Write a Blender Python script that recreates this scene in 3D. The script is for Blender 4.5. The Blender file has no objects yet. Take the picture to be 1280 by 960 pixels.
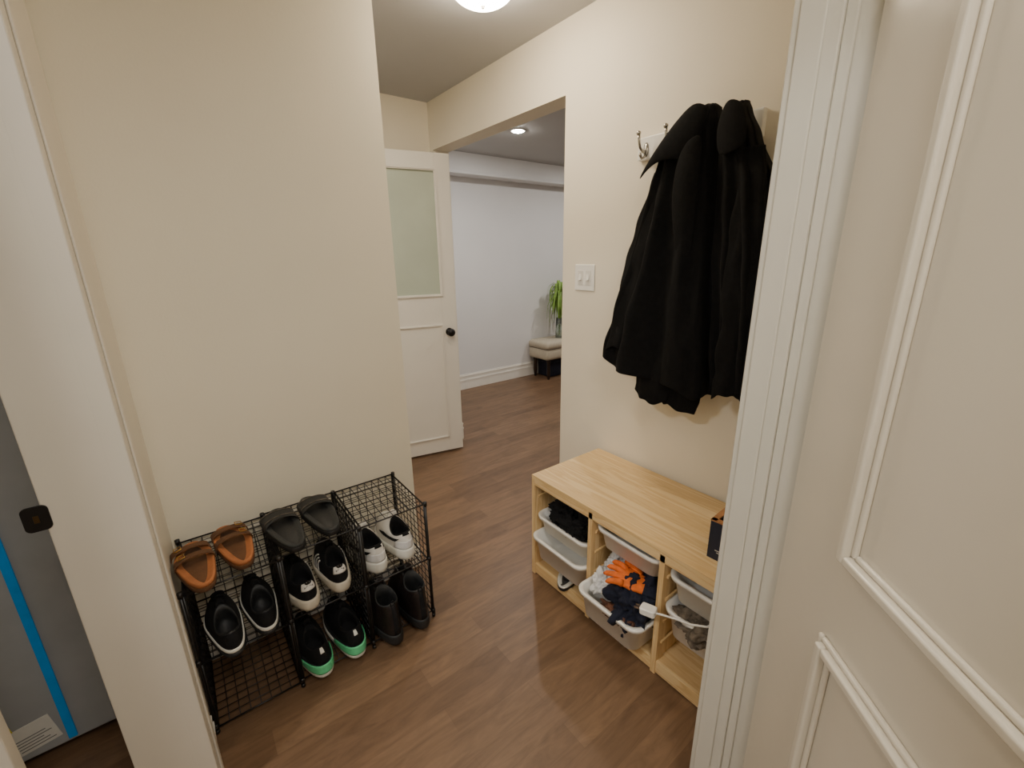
import bpy, bmesh, math, random
from mathutils import Vector, Matrix, noise
random.seed(4)
scene = bpy.context.scene
COL = scene.collection

# ------------------------------------------------------------------ materials
def lin(c):
    c = c/255.0
    return c/12.92 if c <= 0.04045 else ((c+0.055)/1.055)**2.4
def rgb(t): return (lin(t[0]), lin(t[1]), lin(t[2]), 1.0)

def mat(name, c, rough=0.6, var=0.06, scale=30.0, bump=0.0, bscale=None, metal=0.0, spec=None,
        emis=None, estr=0.0, trans=0.0):
    m = bpy.data.materials.new(name); m.use_nodes = True
    nt = m.node_tree; b = nt.nodes['Principled BSDF']
    tc = nt.nodes.new('ShaderNodeTexCoord')
    n = nt.nodes.new('ShaderNodeTexNoise'); n.inputs['Scale'].default_value = scale
    n.inputs['Detail'].default_value = 3
    nt.links.new(tc.outputs['Object'], n.inputs['Vector'])
    r = nt.nodes.new('ShaderNodeValToRGB')
    base = rgb(c)
    r.color_ramp.elements[0].position = 0.3; r.color_ramp.elements[1].position = 0.7
    r.color_ramp.elements[0].color = tuple(min(1, x*(1-var)) for x in base[:3])+(1,)
    r.color_ramp.elements[1].color = tuple(min(1, x*(1+var)) for x in base[:3])+(1,)
    nt.links.new(n.outputs['Fac'], r.inputs['Fac'])
    nt.links.new(r.outputs['Color'], b.inputs['Base Color'])
    b.inputs['Roughness'].default_value = rough
    b.inputs['Metallic'].default_value = metal
    if spec is not None: b.inputs['Specular IOR Level'].default_value = spec
    if trans: b.inputs['Transmission Weight'].default_value = trans
    if emis:
        b.inputs['Emission Color'].default_value = rgb(emis)
        b.inputs['Emission Strength'].default_value = estr
    if bump:
        n2 = nt.nodes.new('ShaderNodeTexNoise'); n2.inputs['Scale'].default_value = bscale or scale*4
        n2.inputs['Detail'].default_value = 2
        nt.links.new(tc.outputs['Object'], n2.inputs['Vector'])
        bp = nt.nodes.new('ShaderNodeBump'); bp.inputs['Strength'].default_value = bump
        bp.inputs['Distance'].default_value = 0.004
        nt.links.new(n2.outputs['Fac'], bp.inputs['Height'])
        nt.links.new(bp.outputs[0], b.inputs['Normal'])
    return m

def floor_mat():
    m = bpy.data.materials.new('wood_plank_floor'); m.use_nodes = True
    nt = m.node_tree; b = nt.nodes['Principled BSDF']
    tc = nt.nodes.new('ShaderNodeTexCoord')
    br = nt.nodes.new('ShaderNodeTexBrick')
    br.inputs['Scale'].default_value = 1.0
    br.inputs['Brick Width'].default_value = 0.74
    br.inputs['Row Height'].default_value = 0.092
    br.inputs['Mortar Size'].default_value = 0.0005
    br.inputs['Mortar Smooth'].default_value = 0.6
    br.offset = 0.37
    br.inputs['Color1'].default_value = rgb((110, 85, 64))
    br.inputs['Color2'].default_value = rgb((128, 101, 77))
    br.inputs['Mortar'].default_value = rgb((94, 72, 54))
    nt.links.new(tc.outputs['Object'], br.inputs['Vector'])
    mp = nt.nodes.new('ShaderNodeMapping'); mp.inputs['Scale'].default_value = (2.6, 16, 1)
    nt.links.new(tc.outputs['Object'], mp.inputs['Vector'])
    n = nt.nodes.new('ShaderNodeTexNoise'); n.inputs['Scale'].default_value = 1.7
    n.inputs['Detail'].default_value = 9; n.inputs['Roughness'].default_value = 0.7
    n.inputs['Distortion'].default_value = 1.0
    nt.links.new(mp.outputs[0], n.inputs['Vector'])
    r = nt.nodes.new('ShaderNodeValToRGB')
    r.color_ramp.elements[0].position = 0.32; r.color_ramp.elements[0].color = (0.69, 0.67, 0.65, 1)
    r.color_ramp.elements[1].position = 0.68; r.color_ramp.elements[1].color = (1.21, 1.20, 1.18, 1)
    nt.links.new(n.outputs['Fac'], r.inputs['Fac'])
    mx = nt.nodes.new('ShaderNodeMix'); mx.data_type = 'RGBA'; mx.blend_type = 'MULTIPLY'
    mx.inputs['Factor'].default_value = 1.0
    nt.links.new(br.outputs['Color'], mx.inputs['A']); nt.links.new(r.outputs['Color'], mx.inputs['B'])
    nt.links.new(mx.outputs['Result'], b.inputs['Base Color'])
    b.inputs['Roughness'].default_value = 0.42
    b.inputs['Specular IOR Level'].default_value = 0.5
    bp = nt.nodes.new('ShaderNodeBump'); bp.inputs['Strength'].default_value = 0.10
    bp.inputs['Distance'].default_value = 0.002
    nt.links.new(n.outputs['Fac'], bp.inputs['Height']); nt.links.new(bp.outputs[0], b.inputs['Normal'])
    return m

def pine_mat(axis='y'):
    m = bpy.data.materials.new('pine_wood_'+axis); m.use_nodes = True
    nt = m.node_tree; b = nt.nodes['Principled BSDF']
    tc = nt.nodes.new('ShaderNodeTexCoord')
    mp = nt.nodes.new('ShaderNodeMapping')
    mp.inputs['Scale'].default_value = (15, 1.1, 15) if axis == 'y' else (18, 18, 1.2)
    nt.links.new(tc.outputs['Object'], mp.inputs['Vector'])
    n = nt.nodes.new('ShaderNodeTexNoise'); n.inputs['Scale'].default_value = 1.5
    n.inputs['Detail'].default_value = 4; n.inputs['Distortion'].default_value = 1.6
    nt.links.new(mp.outputs[0], n.inputs['Vector'])
    r = nt.nodes.new('ShaderNodeValToRGB')
    e = r.color_ramp.elements
    e[0].position = 0.28; e[0].color = rgb((210, 170, 112))
    e[1].position = 0.66; e[1].color = rgb((240, 211, 160))
    x = e.new(0.44); x.color = rgb((232, 199, 145))
    x = e.new(0.52); x.color = rgb((222, 185, 128))
    x = e.new(0.56); x.color = rgb((237, 206, 153))
    nt.links.new(n.outputs['Fac'], r.inputs['Fac'])
    nt.links.new(r.outputs['Color'], b.inputs['Base Color'])
    b.inputs['Roughness'].default_value = 0.5
    return m

M = {}
M['beige'] = mat('wall_paint_beige', (239, 232, 212), 0.62, 0.015, 3, bump=0.06, bscale=160)
M['cream'] = mat('wall_paint_cream', (236, 228, 210), 0.6, 0.015, 3, bump=0.06, bscale=160)
M['white_wall'] = mat('wall_paint_white', (226, 225, 224), 0.6, 0.015, 3)
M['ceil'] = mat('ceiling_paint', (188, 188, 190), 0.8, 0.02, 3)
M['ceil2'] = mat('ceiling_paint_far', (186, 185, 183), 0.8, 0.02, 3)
M['trim'] = mat('trim_gloss_white', (206, 202, 190), 0.3, 0.02, 6, bump=0.04, bscale=60)
M['jamb'] = mat('jamb_cream_paint', (211, 204, 190), 0.4, 0.02, 6, bump=0.03, bscale=60)
M['door'] = mat('door_gloss_cream', (211, 203, 187), 0.22, 0.015, 6, bump=0.06, bscale=45)
M['whitedoor'] = mat('door_white', (240, 236, 227), 0.4, 0.015, 6)
M['floor'] = floor_mat()
M['pine'] = pine_mat('y'); M['pinez'] = pine_mat('z')
M['wire'] = mat('black_coated_wire', (22, 20, 20), 0.4, 0.1, 60)
M['black'] = mat('black_fabric', (20, 20, 22), 0.85, 0.2, 120, bump=0.4, bscale=500, spec=0.3)
M['blackrub'] = mat('black_rubber', (32, 33, 34), 0.55, 0.12, 60, bump=0.3, bscale=300)
M['grayrub'] = mat('charcoal_footbed', (50, 52, 52), 0.7, 0.15, 80, bump=0.5, bscale=350)
M['leather'] = mat('dark_brown_leather', (30, 23, 21), 0.5, 0.3, 25, bump=0.4, bscale=120, spec=0.4)
M['tan'] = mat('tan_insole', (168, 104, 60), 0.75, 0.15, 30, bump=0.2, bscale=200)
M['brown'] = mat('brown_suede', (96, 64, 38), 0.9, 0.15, 40, bump=0.4, bscale=300)
M['offwhite'] = mat('offwhite_leather', (228, 225, 219), 0.5, 0.04, 40, bump=0.1, bscale=200)
M['solew'] = mat('white_sole', (226, 225, 216), 0.6, 0.05, 40)
M['solecream'] = mat('cream_sole', (212, 204, 186), 0.6, 0.08, 60)
M['green'] = mat('green_foam', (106, 212, 152), 0.55, 0.08, 50)
M['wool'] = mat('black_wool', (12, 12, 13), 0.95, 0.35, 60, bump=0.35, bscale=420, spec=0.25)
M['chrome'] = mat('brushed_nickel', (176, 172, 164), 0.25, 0.04, 20, metal=1.0)
M['brass'] = mat('brass', (190, 150, 80), 0.3, 0.05, 20, metal=1.0)
M['darkbrass'] = mat('dark_brass', (84, 66, 42), 0.4, 0.05, 20, metal=0.8)
M['blackmet'] = mat('black_metal', (20, 18, 18), 0.4, 0.1, 30, metal=0.2)
M['plastic'] = mat('white_plastic', (240, 239, 234), 0.4, 0.02, 20)
M['bin'] = mat('white_bin_plastic', (244, 243, 238), 0.4, 0.02, 20)
M['glass'] = mat('frosted_glass', (192, 202, 186), 0.2, 0.05, 4)
M['lampglass'] = mat('opal_glass', (255, 244, 224), 0.3, 0.01, 5, emis=(255, 236, 206), estr=58.0)
M['spot'] = mat('spot_lens', (255, 250, 240), 0.3, 0.01, 5, emis=(255, 246, 234), estr=300.0)
M['navy'] = mat('navy_card', (30, 38, 58), 0.6, 0.1, 60)
M['kraft'] = mat('kraft_card', (176, 124, 78), 0.8, 0.1, 60)
M['orange'] = mat('orange_latex', (228, 112, 40), 0.8, 0.18, 60, bump=0.5, bscale=300)
M['navyknit'] = mat('navy_knit', (26, 31, 50), 0.95, 0.25, 120, bump=0.7, bscale=400)
M['whitecloth'] = mat('white_cloth', (220, 220, 220), 0.8, 0.06, 60, bump=0.3, bscale=120)
M['greycloth'] = mat('grey_brown_cloth', (104, 94, 82), 0.9, 0.6, 60, bump=0.4, bscale=220)
M['rust'] = mat('rust_leather', (90, 54, 36), 0.6, 0.5, 45, bump=0.4, bscale=160)
M['grey'] = mat('grey_metal', (164, 166, 168), 0.45, 0.05, 12)
M['blue'] = mat('blue_strip', (20, 160, 248), 0.4, 0.05, 30)
M['paper'] = mat('label_paper', (226, 224, 216), 0.7, 0.03, 30)
M['yellow'] = mat('label_yellow', (226, 214, 60), 0.7, 0.05, 30)
M['ink'] = mat('label_ink', (100, 100, 102), 0.7, 0.05, 30)
M['linen'] = mat('linen_upholstery', (190, 180, 160), 0.9, 0.08, 80, bump=0.4, bscale=400)
M['darkwood'] = mat('dark_wood', (44, 32, 26), 0.4, 0.2, 30)
M['leaf'] = mat('green_leaf', (128, 164, 70), 0.5, 0.3, 14)
M['vase'] = mat('clear_glass', (225, 235, 228), 0.05, 0.01, 10, trans=0.9)
M['bluebox'] = mat('dark_blue_fabric_box', (22, 28, 48), 0.8, 0.15, 60)
M['whiteink'] = mat('white_print', (215, 215, 210), 0.6, 0.01, 30)

# ------------------------------------------------------------------ mesh builder
class MB:
    def __init__(s): s.v = []; s.f = []
    def box(s, x0, x1, y0, y1, z0, z1, mtx=None):
        o = len(s.v)
        for z in (z0, z1):
            for p in ((x0, y0), (x1, y0), (x1, y1), (x0, y1)):
                q = Vector((p[0], p[1], z))
                if mtx: q = mtx @ q
                s.v.append(q)
        for f in ((0,3,2,1), (4,5,6,7), (0,1,5,4), (1,2,6,5), (2,3,7,6), (3,0,4,7)):
            s.f.append(tuple(o+i for i in f))
        return s
    def loft(s, rings, closed=True, cap0=True, cap1=True, loop=False):
        o = len(s.v); n = len(rings[0])
        for r in rings:
            for p in r: s.v.append(Vector(p))
        R = len(rings)
        for i in range(R if loop else R-1):
            a = o+i*n; b = o+((i+1) % R)*n
            for j in range(n if closed else n-1):
                k = (j+1) % n
                s.f.append((a+j, a+k, b+k, b+j))
        if closed and not loop:
            if cap0: s.f.append(tuple(o+j for j in reversed(range(n))))
            if cap1: s.f.append(tuple(o+(R-1)*n+j for j in range(n)))
        return s
    def tube(s, pts, r, n=8, closed=False, flat=1.0, up=None):
        pts = [Vector(p) for p in pts]; rings = []
        m = len(pts)
        ref = Vector(up) if up else None
        prev = None
        for i, p in enumerate(pts):
            if closed: t = pts[(i+1) % m]-pts[(i-1) % m]
            else: t = pts[min(i+1, m-1)]-pts[max(i-1, 0)]
            if t.length < 1e-9: t = Vector((0, 0, 1))
            t.normalize()
            if prev is None:
                u = ref if ref else (Vector((0, 0, 1)) if abs(t.z) < 0.9 else Vector((1, 0, 0)))
            else: u = prev
            a = u - t*u.dot(t)
            if a.length < 1e-6: a = t.orthogonal()
            a.normalize(); prev = a
            b = t.cross(a)
            rr = r[i] if isinstance(r, (list, tuple)) else r
            rings.append([p + a*(rr*flat*math.cos(2*math.pi*k/n)) + b*(rr*math.sin(2*math.pi*k/n)) for k in range(n)])
        return s.loft(rings, True, True, True, loop=closed)
    def obj(s, name, m, parent=None, smooth=False, bevel=0, solid=0, subsurf=0, local=False, segs=2):
        me = bpy.data.meshes.new(name)
        off = Vector((0, 0, 0))
        if parent is not None and not local: off = parent.location
        me.from_pydata([tuple(Vector(p)-off) for p in s.v], [], s.f)
        bm = bmesh.new(); bm.from_mesh(me)
        bmesh.ops.recalc_face_normals(bm, faces=bm.faces)
        bm.to_mesh(me); bm.free()
        me.materials.append(m)
        if smooth:
            for p in me.polygons: p.use_smooth = True
        ob = bpy.data.objects.new(name, me); COL.objects.link(ob)
        if parent is not None: ob.parent = parent
        if solid:
            d = ob.modifiers.new('solid', 'SOLIDIFY'); d.thickness = solid; d.offset = 0
        if bevel:
            d = ob.modifiers.new('bevel', 'BEVEL'); d.width = bevel; d.segments = segs
            d.limit_method = 'ANGLE'; d.angle_limit = 0.7
        if subsurf:
            d = ob.modifiers.new('sub', 'SUBSURF'); d.levels = subsurf; d.render_levels = subsurf
        return ob

def thing(name, loc, label, cat, group=None, rz=0.0, rx=0.0, ry=0.0):
    e = bpy.data.objects.new(name, None); COL.objects.link(e)
    e.empty_display_size = 0.05
    e.location = loc; e.rotation_euler = (rx, ry, rz)
    e['label'] = label; e['category'] = cat
    if group: e['group'] = group
    return e
def struct(ob, label=None):
    ob['kind'] = 'structure'
    if label: ob['label'] = label
    return ob

def rrect(cx, cy, hx, hy, r, z, n=5):
    out = []
    for (sx, sy, a0) in ((1, 1, 0), (-1, 1, 90), (-1, -1, 180), (1, -1, 270)):
        for i in range(n+1):
            a = math.radians(a0+90*i/n)
            out.append((cx+sx*(hx-r)+r*math.cos(a), cy+sy*(hy-r)+r*math.sin(a), z))
    return out
def circ(cx, cy, r, z, n=32):
    return [(cx+r*math.cos(2*math.pi*i/n), cy+r*math.sin(2*math.pi*i/n), z) for i in range(n)]

# ------------------------------------------------------------------ room shell
XW = 1.559     # coat wall
CZ = 2.398
YL = 1.716     # shoe wall
XS = -0.162    # side wall face
XP = -0.152    # painted lining board face on the side wall
struct(MB().box(-2, 6.2, -2, 4.3, -0.06, 0).obj('floor', M['floor']), 'brown wood plank floor')
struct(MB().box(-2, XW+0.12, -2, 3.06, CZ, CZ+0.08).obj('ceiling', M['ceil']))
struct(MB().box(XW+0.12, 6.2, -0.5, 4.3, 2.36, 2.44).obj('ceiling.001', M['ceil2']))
w = MB(); w.box(XW, XW+0.12, 0.38, 1.63, 0, CZ); w.box(XW, XW+0.12, 1.63, 2.895, 2.11, CZ)
w.box(XW, XW+0.12, 2.895, 2.94, 0, CZ)
struct(w.obj('wall_right', M['cream']), 'cream wall with wide opening to next room')
struct(MB().box(-2, XW+0.12, 2.94, 3.06, 0, CZ).obj('wall_end', M['cream']))
struct(MB().box(-2, 0.724, YL, YL+0.115, 0, CZ).obj('wall_left', M['beige']), 'pale beige wall behind the shoe rack')
w = MB(); w.box(-0.270, XS, 1.15, YL, 0, CZ); w.box(-0.270, XS, 0.25, 1.15, 2.08, CZ); w.box(-0.270, XS, -2, 0.25, 0, CZ)
struct(w.obj('wall_side', M['jamb']), 'off-white painted side wall with a door opening')
struct(MB().box(0.876, XW+0.12, 0.265, 0.375, 0, CZ).obj('wall_front', M['cream']))
struct(MB().box(-2.05, -2, -2, 3.06, 0, CZ).obj('wall_west', M['cream']))
struct(MB().box(-2, XW+0.12, -2.05, -2, 0, CZ).obj('wall_back', M['cream']))
struct(MB().box(XW+0.12, XW+0.2, -2, 0.38, 0, CZ).obj('wall_east', M['cream']))
# far room
struct(MB().box(XW+0.12, 6.2, 4.07, 4.2, 0, 2.44).obj('wall_far', M['white_wall']), 'white wall of the next room')
struct(MB().box(6.2, 6.3, -0.5, 4.3, 0, 2.44).obj('wall_far_east', M['white_wall']))
struct(MB().box(XW+0.12, 6.2, -0.6, -0.5, 0, 2.44).obj('wall_far_south', M['white_wall']))
struct(MB().box(XW+0.05, XW+0.12, 3.06, 4.2, 0, 2.44).obj('wall_far_west', M['white_wall']))
w = MB(); w.box(XW+0.12, 6.2, 3.87, 4.07, 2.18, 2.36); w.box(XW+0.12, 6.2, 3.855, 3.87, 2.172, 2.2)
struct(w.obj('trim_1', M['white_wall'], bevel=0.006), 'white boxed bulkhead along ceiling')

def baseboard(name, segs, h=0.12):
    b = MB()
    for (x0, x1, y0, y1, nx, ny) in segs:
        for (t, za, zb) in ((0.012, 0, h*0.55), (0.016, h*0.55, h*0.66), (0.010, h*0.66, h*0.84), (0.014, h*0.84, h*0.92), (0.006, h*0.92, h)):
            xx0, xx1, yy0, yy1 = x0, x1, y0, y1
            if ny < 0: yy0 = y0-t
            if ny > 0: yy1 = y1+t
            if nx < 0: xx0 = x0-t
            if nx > 0: xx1 = x1+t
            b.box(xx0, xx1, yy0, yy1, za, zb)
    return struct(b.obj(name, M['whitedoor'], bevel=0.0015))
baseboard('baseboard_far', [(XW+0.12, 6.2, 4.07, 4.07, 0, -1)], 0.17)
baseboard('baseboard_left', [(XP, 0.724, YL, YL, 0, -1)], 0.10)
baseboard('baseboard_side', [(XP, XP, 1.215, 1.372, 1, 0)], 0.10)
baseboard('baseboard_end', [(-2, XW, 2.94, 2.94, 0, -1), (XW+0.12, XW+0.12, 2.9, 4.05, 1, 0), (XW+0.02, XW+0.12, 2.895, 2.895, 0, -1)], 0.14)
baseboard('baseboard_right', [(XW, XW, 0.40, 1.63, -1, 0)], 0.10)

# door frame at the near right
j = MB(); j.box(0.856, 0.876, 0.262, 0.385, 0, 2.08); j.box(0.844, 0.856, 0.309, 0.380, 0, 2.07)
j.box(0.850, 0.856, 0.292, 0.309, 0, 2.07); j.box(0.839, 0.844, 0.330, 0.368, 0, 2.07)
j.box(0.876, 0.95, 0.375, 0.390, 0, 2.15)
struct(j.obj('trim_2', M['trim'], bevel=0.0025, segs=3), 'glossy off-white stepped door jamb')
# jamb, casing and lining of the opening in the side wall, with strike plate
j = MB()
j.box(-0.272, XS, 1.130, 1.150, 0, 2.08)
j.box(XS-0.004, -0.130, 1.130, 1.212, 0, 2.15)
j.box(-0.130, -0.125, 1.178, 1.208, 0, 2.15)
j.box(XS-0.002, XP, 1.212, YL, 0, CZ)
tr3 = struct(j.obj('trim_3', M['jamb'], bevel=0.003), 'off-white door jamb and casing with black strike plate')
sp = MB()
sp.loft([rrect(0, 0, 0.019, 0.026, 0.010, 0), rrect(0, 0, 0.019, 0.026, 0.010, 0.0035)])
for i, v in enumerate(sp.v): sp.v[i] = Vector((v.x-0.281, 1.1298-v.z, v.y+0.964))
spo = sp.obj('strike_plate', M['blackmet'], bevel=0.001); spo.parent = tr3
q = MB().box(-0.285, -0.277, 1.1250, 1.1265, 0.956, 0.971).obj('latch_hole', M['darkbrass'], bevel=0.0006); q.parent = tr3
struct(MB().box(-1.15, -0.380, 1.0, 1.035, 0.01, 2.04).obj('door_3', M['jamb'], bevel=0.002), 'white outer door leaf standing open')

def mould(mb, x0, x1, z0, z1, w=0.026, t=0.014):
    def bead(w0, w1, t0):
        a0, a1, b0, b1 = x0+w0, x1-w0, z0+w0, z1-w0
        c0, c1, d0, d1 = x0+w1, x1-w1, z0+w1, z1-w1
        mb.box(a0, c0, -t0, 0, b0, b1); mb.box(c1, a1, -t0, 0, b0, b1)
        mb.box(c0, c1, -t0, 0, b0, d0); mb.box(c0, c1, -t0, 0, d1, b1)
    bead(0, w*0.28, t*0.5); bead(w*0.28, w*0.72, t); bead(w*0.72, w, t*0.45)

def place(o, loc, rz):
    o.location = loc; o.rotation_euler = (0, 0, rz); return o
E = (0.830, 0.258, 0)
rz1 = math.atan2(-0.73, -0.68)
d1 = struct(place(MB().box(0, 0.82, 0, 0.035, 0.01, 2.05).obj('door_1', M['door'], bevel=0.002), E, rz1), 'cream glossy panelled door standing open')
mm = MB(); mould(mm, 0.150, 0.670, 0.983, 1.93, 0.034, 0.018)
mm.obj('panel_moulding', M['door'], bevel=0.005, segs=4, local=True, parent=d1)
mm = MB(); mould(mm, 0.148, 0.672, 0.22, 0.847, 0.034, 0.018)
mm.obj('panel_moulding', M['door'], bevel=0.005, segs=4, local=True, parent=d1)

W2 = 0.76
d2m = MB()
d2m.box(0, 0.104, 0, 0.036, 0.015, 2.06); d2m.box(0.656, W2, 0, 0.036, 0.015, 2.06)
d2m.box(0.104, 0.656, 0, 0.036, 1.958, 2.06); d2m.box(0.104, 0.656, 0, 0.036, 0.015, 1.177)
d2 = struct(place(d2m.obj('door_2', M['whitedoor'], bevel=0.0015), (0.831, 2.872, 0), -0.2023), 'white door with frosted glass window and black knob')
g = MB().box(0.104, 0.656, 0.012, 0.018, 1.177, 1.958).obj('glass_pane', M['glass'], parent=d2, local=True)
mm = MB(); mould(mm, 0.088, 0.672, 1.16, 1.975, 0.022, 0.010); mm.obj('glass_moulding', M['whitedoor'], bevel=0.002, parent=d2, local=True)
mm = MB(); mould(mm, 0.10, 0.66, 0.12, 0.975, 0.018, 0.010); mm.obj('panel_moulding', M['whitedoor'], bevel=0.002, parent=d2, local=True)
def lathe(prof, n=28):
    return [[(r*math.cos(2*math.pi*i/n), r*math.sin(2*math.pi*i/n), z) for i in range(n)] for r, z in prof]
kn = MB().loft(lathe([(0.027, 0), (0.027, 0.006), (0.012, 0.009), (0.011, 0.03), (0.022, 0.036), (0.028, 0.048), (0.024, 0.06), (0.010, 0.066)]))
for i, v in enumerate(kn.v): kn.v[i] = Vector((W2-0.06+v.x, -v.z, 0.917+v.y))
kn.obj('door_knob', M['blackmet'], parent=d2, local=True, smooth=True)

# ------------------------------------------------------------------ lamps and added fill lights
lamp = thing('ceiling_lamp', (1.09, 1.58, CZ), 'round flush ceiling lamp with opal glass dome', 'lamp')
MB().loft(lathe([(0.135, 0), (0.138, -0.012), (0.130, -0.022), (0.125, -0.024)], 48)).obj('lamp_base', M['chrome'], parent=lamp, local=True, smooth=True)
prof = [(0.124*math.cos(a), -0.024-0.075*math.sin(a)) for a in [i*math.pi/2/10 for i in range(10)]]+[(0.006, -0.099)]
MB().loft(lathe(prof, 48)).obj('lamp_shade', M['lampglass'], parent=lamp, local=True, smooth=True)
MB().loft(lathe([(0.008, -0.097), (0.009, -0.100), (0.006, -0.103), (0.006, -0.106), (0.003, -0.108)], 24)).obj('finial', M['plastic'], parent=lamp, local=True, smooth=True)

def area(loc, e, size, col, parent=None, name='bulb'):
    l = bpy.data.lights.new(name, 'AREA'); l.shape = 'DISK'; l.size = size; l.energy = e; l.color = col
    lo = bpy.data.objects.new(name, l); COL.objects.link(lo); lo.location = loc
    if parent: lo.parent = parent
    return lo
def pot(loc, e):
    t = thing('recessed_spotlight', loc, 'round white recessed ceiling spotlight, lit', 'lamp', 'recessed spotlights')
    rings = [circ(0, 0, 0.062, 0, 40), circ(0, 0, 0.060, -0.006, 40), circ(0, 0, 0.046, -0.006, 40), circ(0, 0, 0.044, 0, 40)]
    MB().loft(rings, loop=True).obj('trim_ring', M['plastic'], parent=t, local=True, smooth=True)
    MB().loft(lathe([(0.043, -0.0012), (0.043, -0.006), (0.034, -0.012), (0.018, -0.016), (0.004, -0.017)], 40)).obj('lens', M['spot'], parent=t, local=True, smooth=True)
    area((0, 0, -0.022), e, 0.06, (1.0, 0.965, 0.93), t, 'spot_bulb')
pot((2.375, 3.01, 2.36), 9)
pot((4.0, 3.0, 2.36), 9)  # extra out-of-view spotlight, added to light the far room
pot((3.2, 1.6, 2.36), 6)  # second added spotlight, also out of view, brightens the far room
area((0.10, -0.55, 2.38), 40, 0.9, (1.0, 0.95, 0.87), name='entry_fill')  # added fill behind the camera for near door and jamb, no real fixture
area((-1.1, 0.6, 2.36), 24, 0.3, (1.0, 0.97, 0.93), name='vestibule_fill')  # added fill that lifts the grey cabinet, no known lamp there
area((0.2, 2.35, 2.38), 10, 0.3, (1.0, 0.93, 0.84), name='hall_fill')  # added unseen fill for the hall behind the shoe wall

wd = bpy.data.worlds.new('World'); scene.world = wd; wd.use_nodes = True
wd.node_tree.nodes['Background'].inputs[0].default_value = (0.9, 0.92, 1, 1)
wd.node_tree.nodes['Background'].inputs[1].default_value = 0.1

# ------------------------------------------------------------------ switch
sw = thing('light_switch', (XW, 1.478, 1.323), 'white double light switch plate on the cream wall', 'switch')
MB().box(XW-0.006, XW, 1.478-0.062, 1.478+0.062, 1.263, 1.383).obj('switch_plate', M['plastic'], parent=sw, bevel=0.003)
for dy in (-0.024, 0.024):
    MB().box(XW-0.008, XW-0.005, 1.478+dy-0.017, 1.478+dy+0.017, 1.29, 1.356).obj('switch_frame', M['offwhite'], parent=sw, bevel=0.001)
    k = MB(); k.box(-0.011, -0.004, -0.008, 0.008, -0.014, 0.014, Matrix.Translation((XW-0.002, 1.478+dy, 1.323)) @ Matrix.Rotation(0.2, 4, 'Y'))
    k.obj('toggle', M['plastic'], parent=sw, bevel=0.0015)

# ------------------------------------------------------------------ coat rack
cr = thing('coat_rack', (XW, 0.98, 1.81), 'white wall board with metal coat hooks above the bench', 'coat rack')
MB().box(XW-0.024, XW, 0.735, 1.200, 1.772, 1.852).obj('board', M['plastic'], parent=cr, bevel=0.004)
for hy in (1.160, 1.045, 0.905, 0.795):
    k = MB()
    X0 = XW-0.006
    k.loft([[(X0-0.018-dx, hy+0.012*math.cos(a)*sc, 1.806+0.026*math.sin(a)*sc) for a in [i*math.pi/8 for i in range(16)]] for dx, sc in ((0, 1), (0.003, 0.95), (0.005, 0.5))])
    k.tube([(X0-0.02, hy, 1.800), (X0-0.038, hy, 1.797), (X0-0.056, hy, 1.810), (X0-0.063, hy, 1.830), (X0-0.067, hy, 1.852)], [0.006, 0.0055, 0.005, 0.005, 0.0055], 10)
    k.tube([(X0-0.067, hy, 1.850), (X0-0.068, hy, 1.855), (X0-0.069, hy, 1.861), (X0-0.0695, hy, 1.865)], [0.006, 0.009, 0.008, 0.002], 10)
    k.tube([(X0-0.02, hy, 1.796), (X0-0.028, hy, 1.780), (X0-0.042, hy, 1.774), (X0-0.052, hy, 1.784), (X0-0.053, hy, 1.793)], [0.005, 0.0045, 0.0045, 0.006, 0.003], 10)
    k.obj('hook', M['chrome'], parent=cr, smooth=True)

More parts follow.
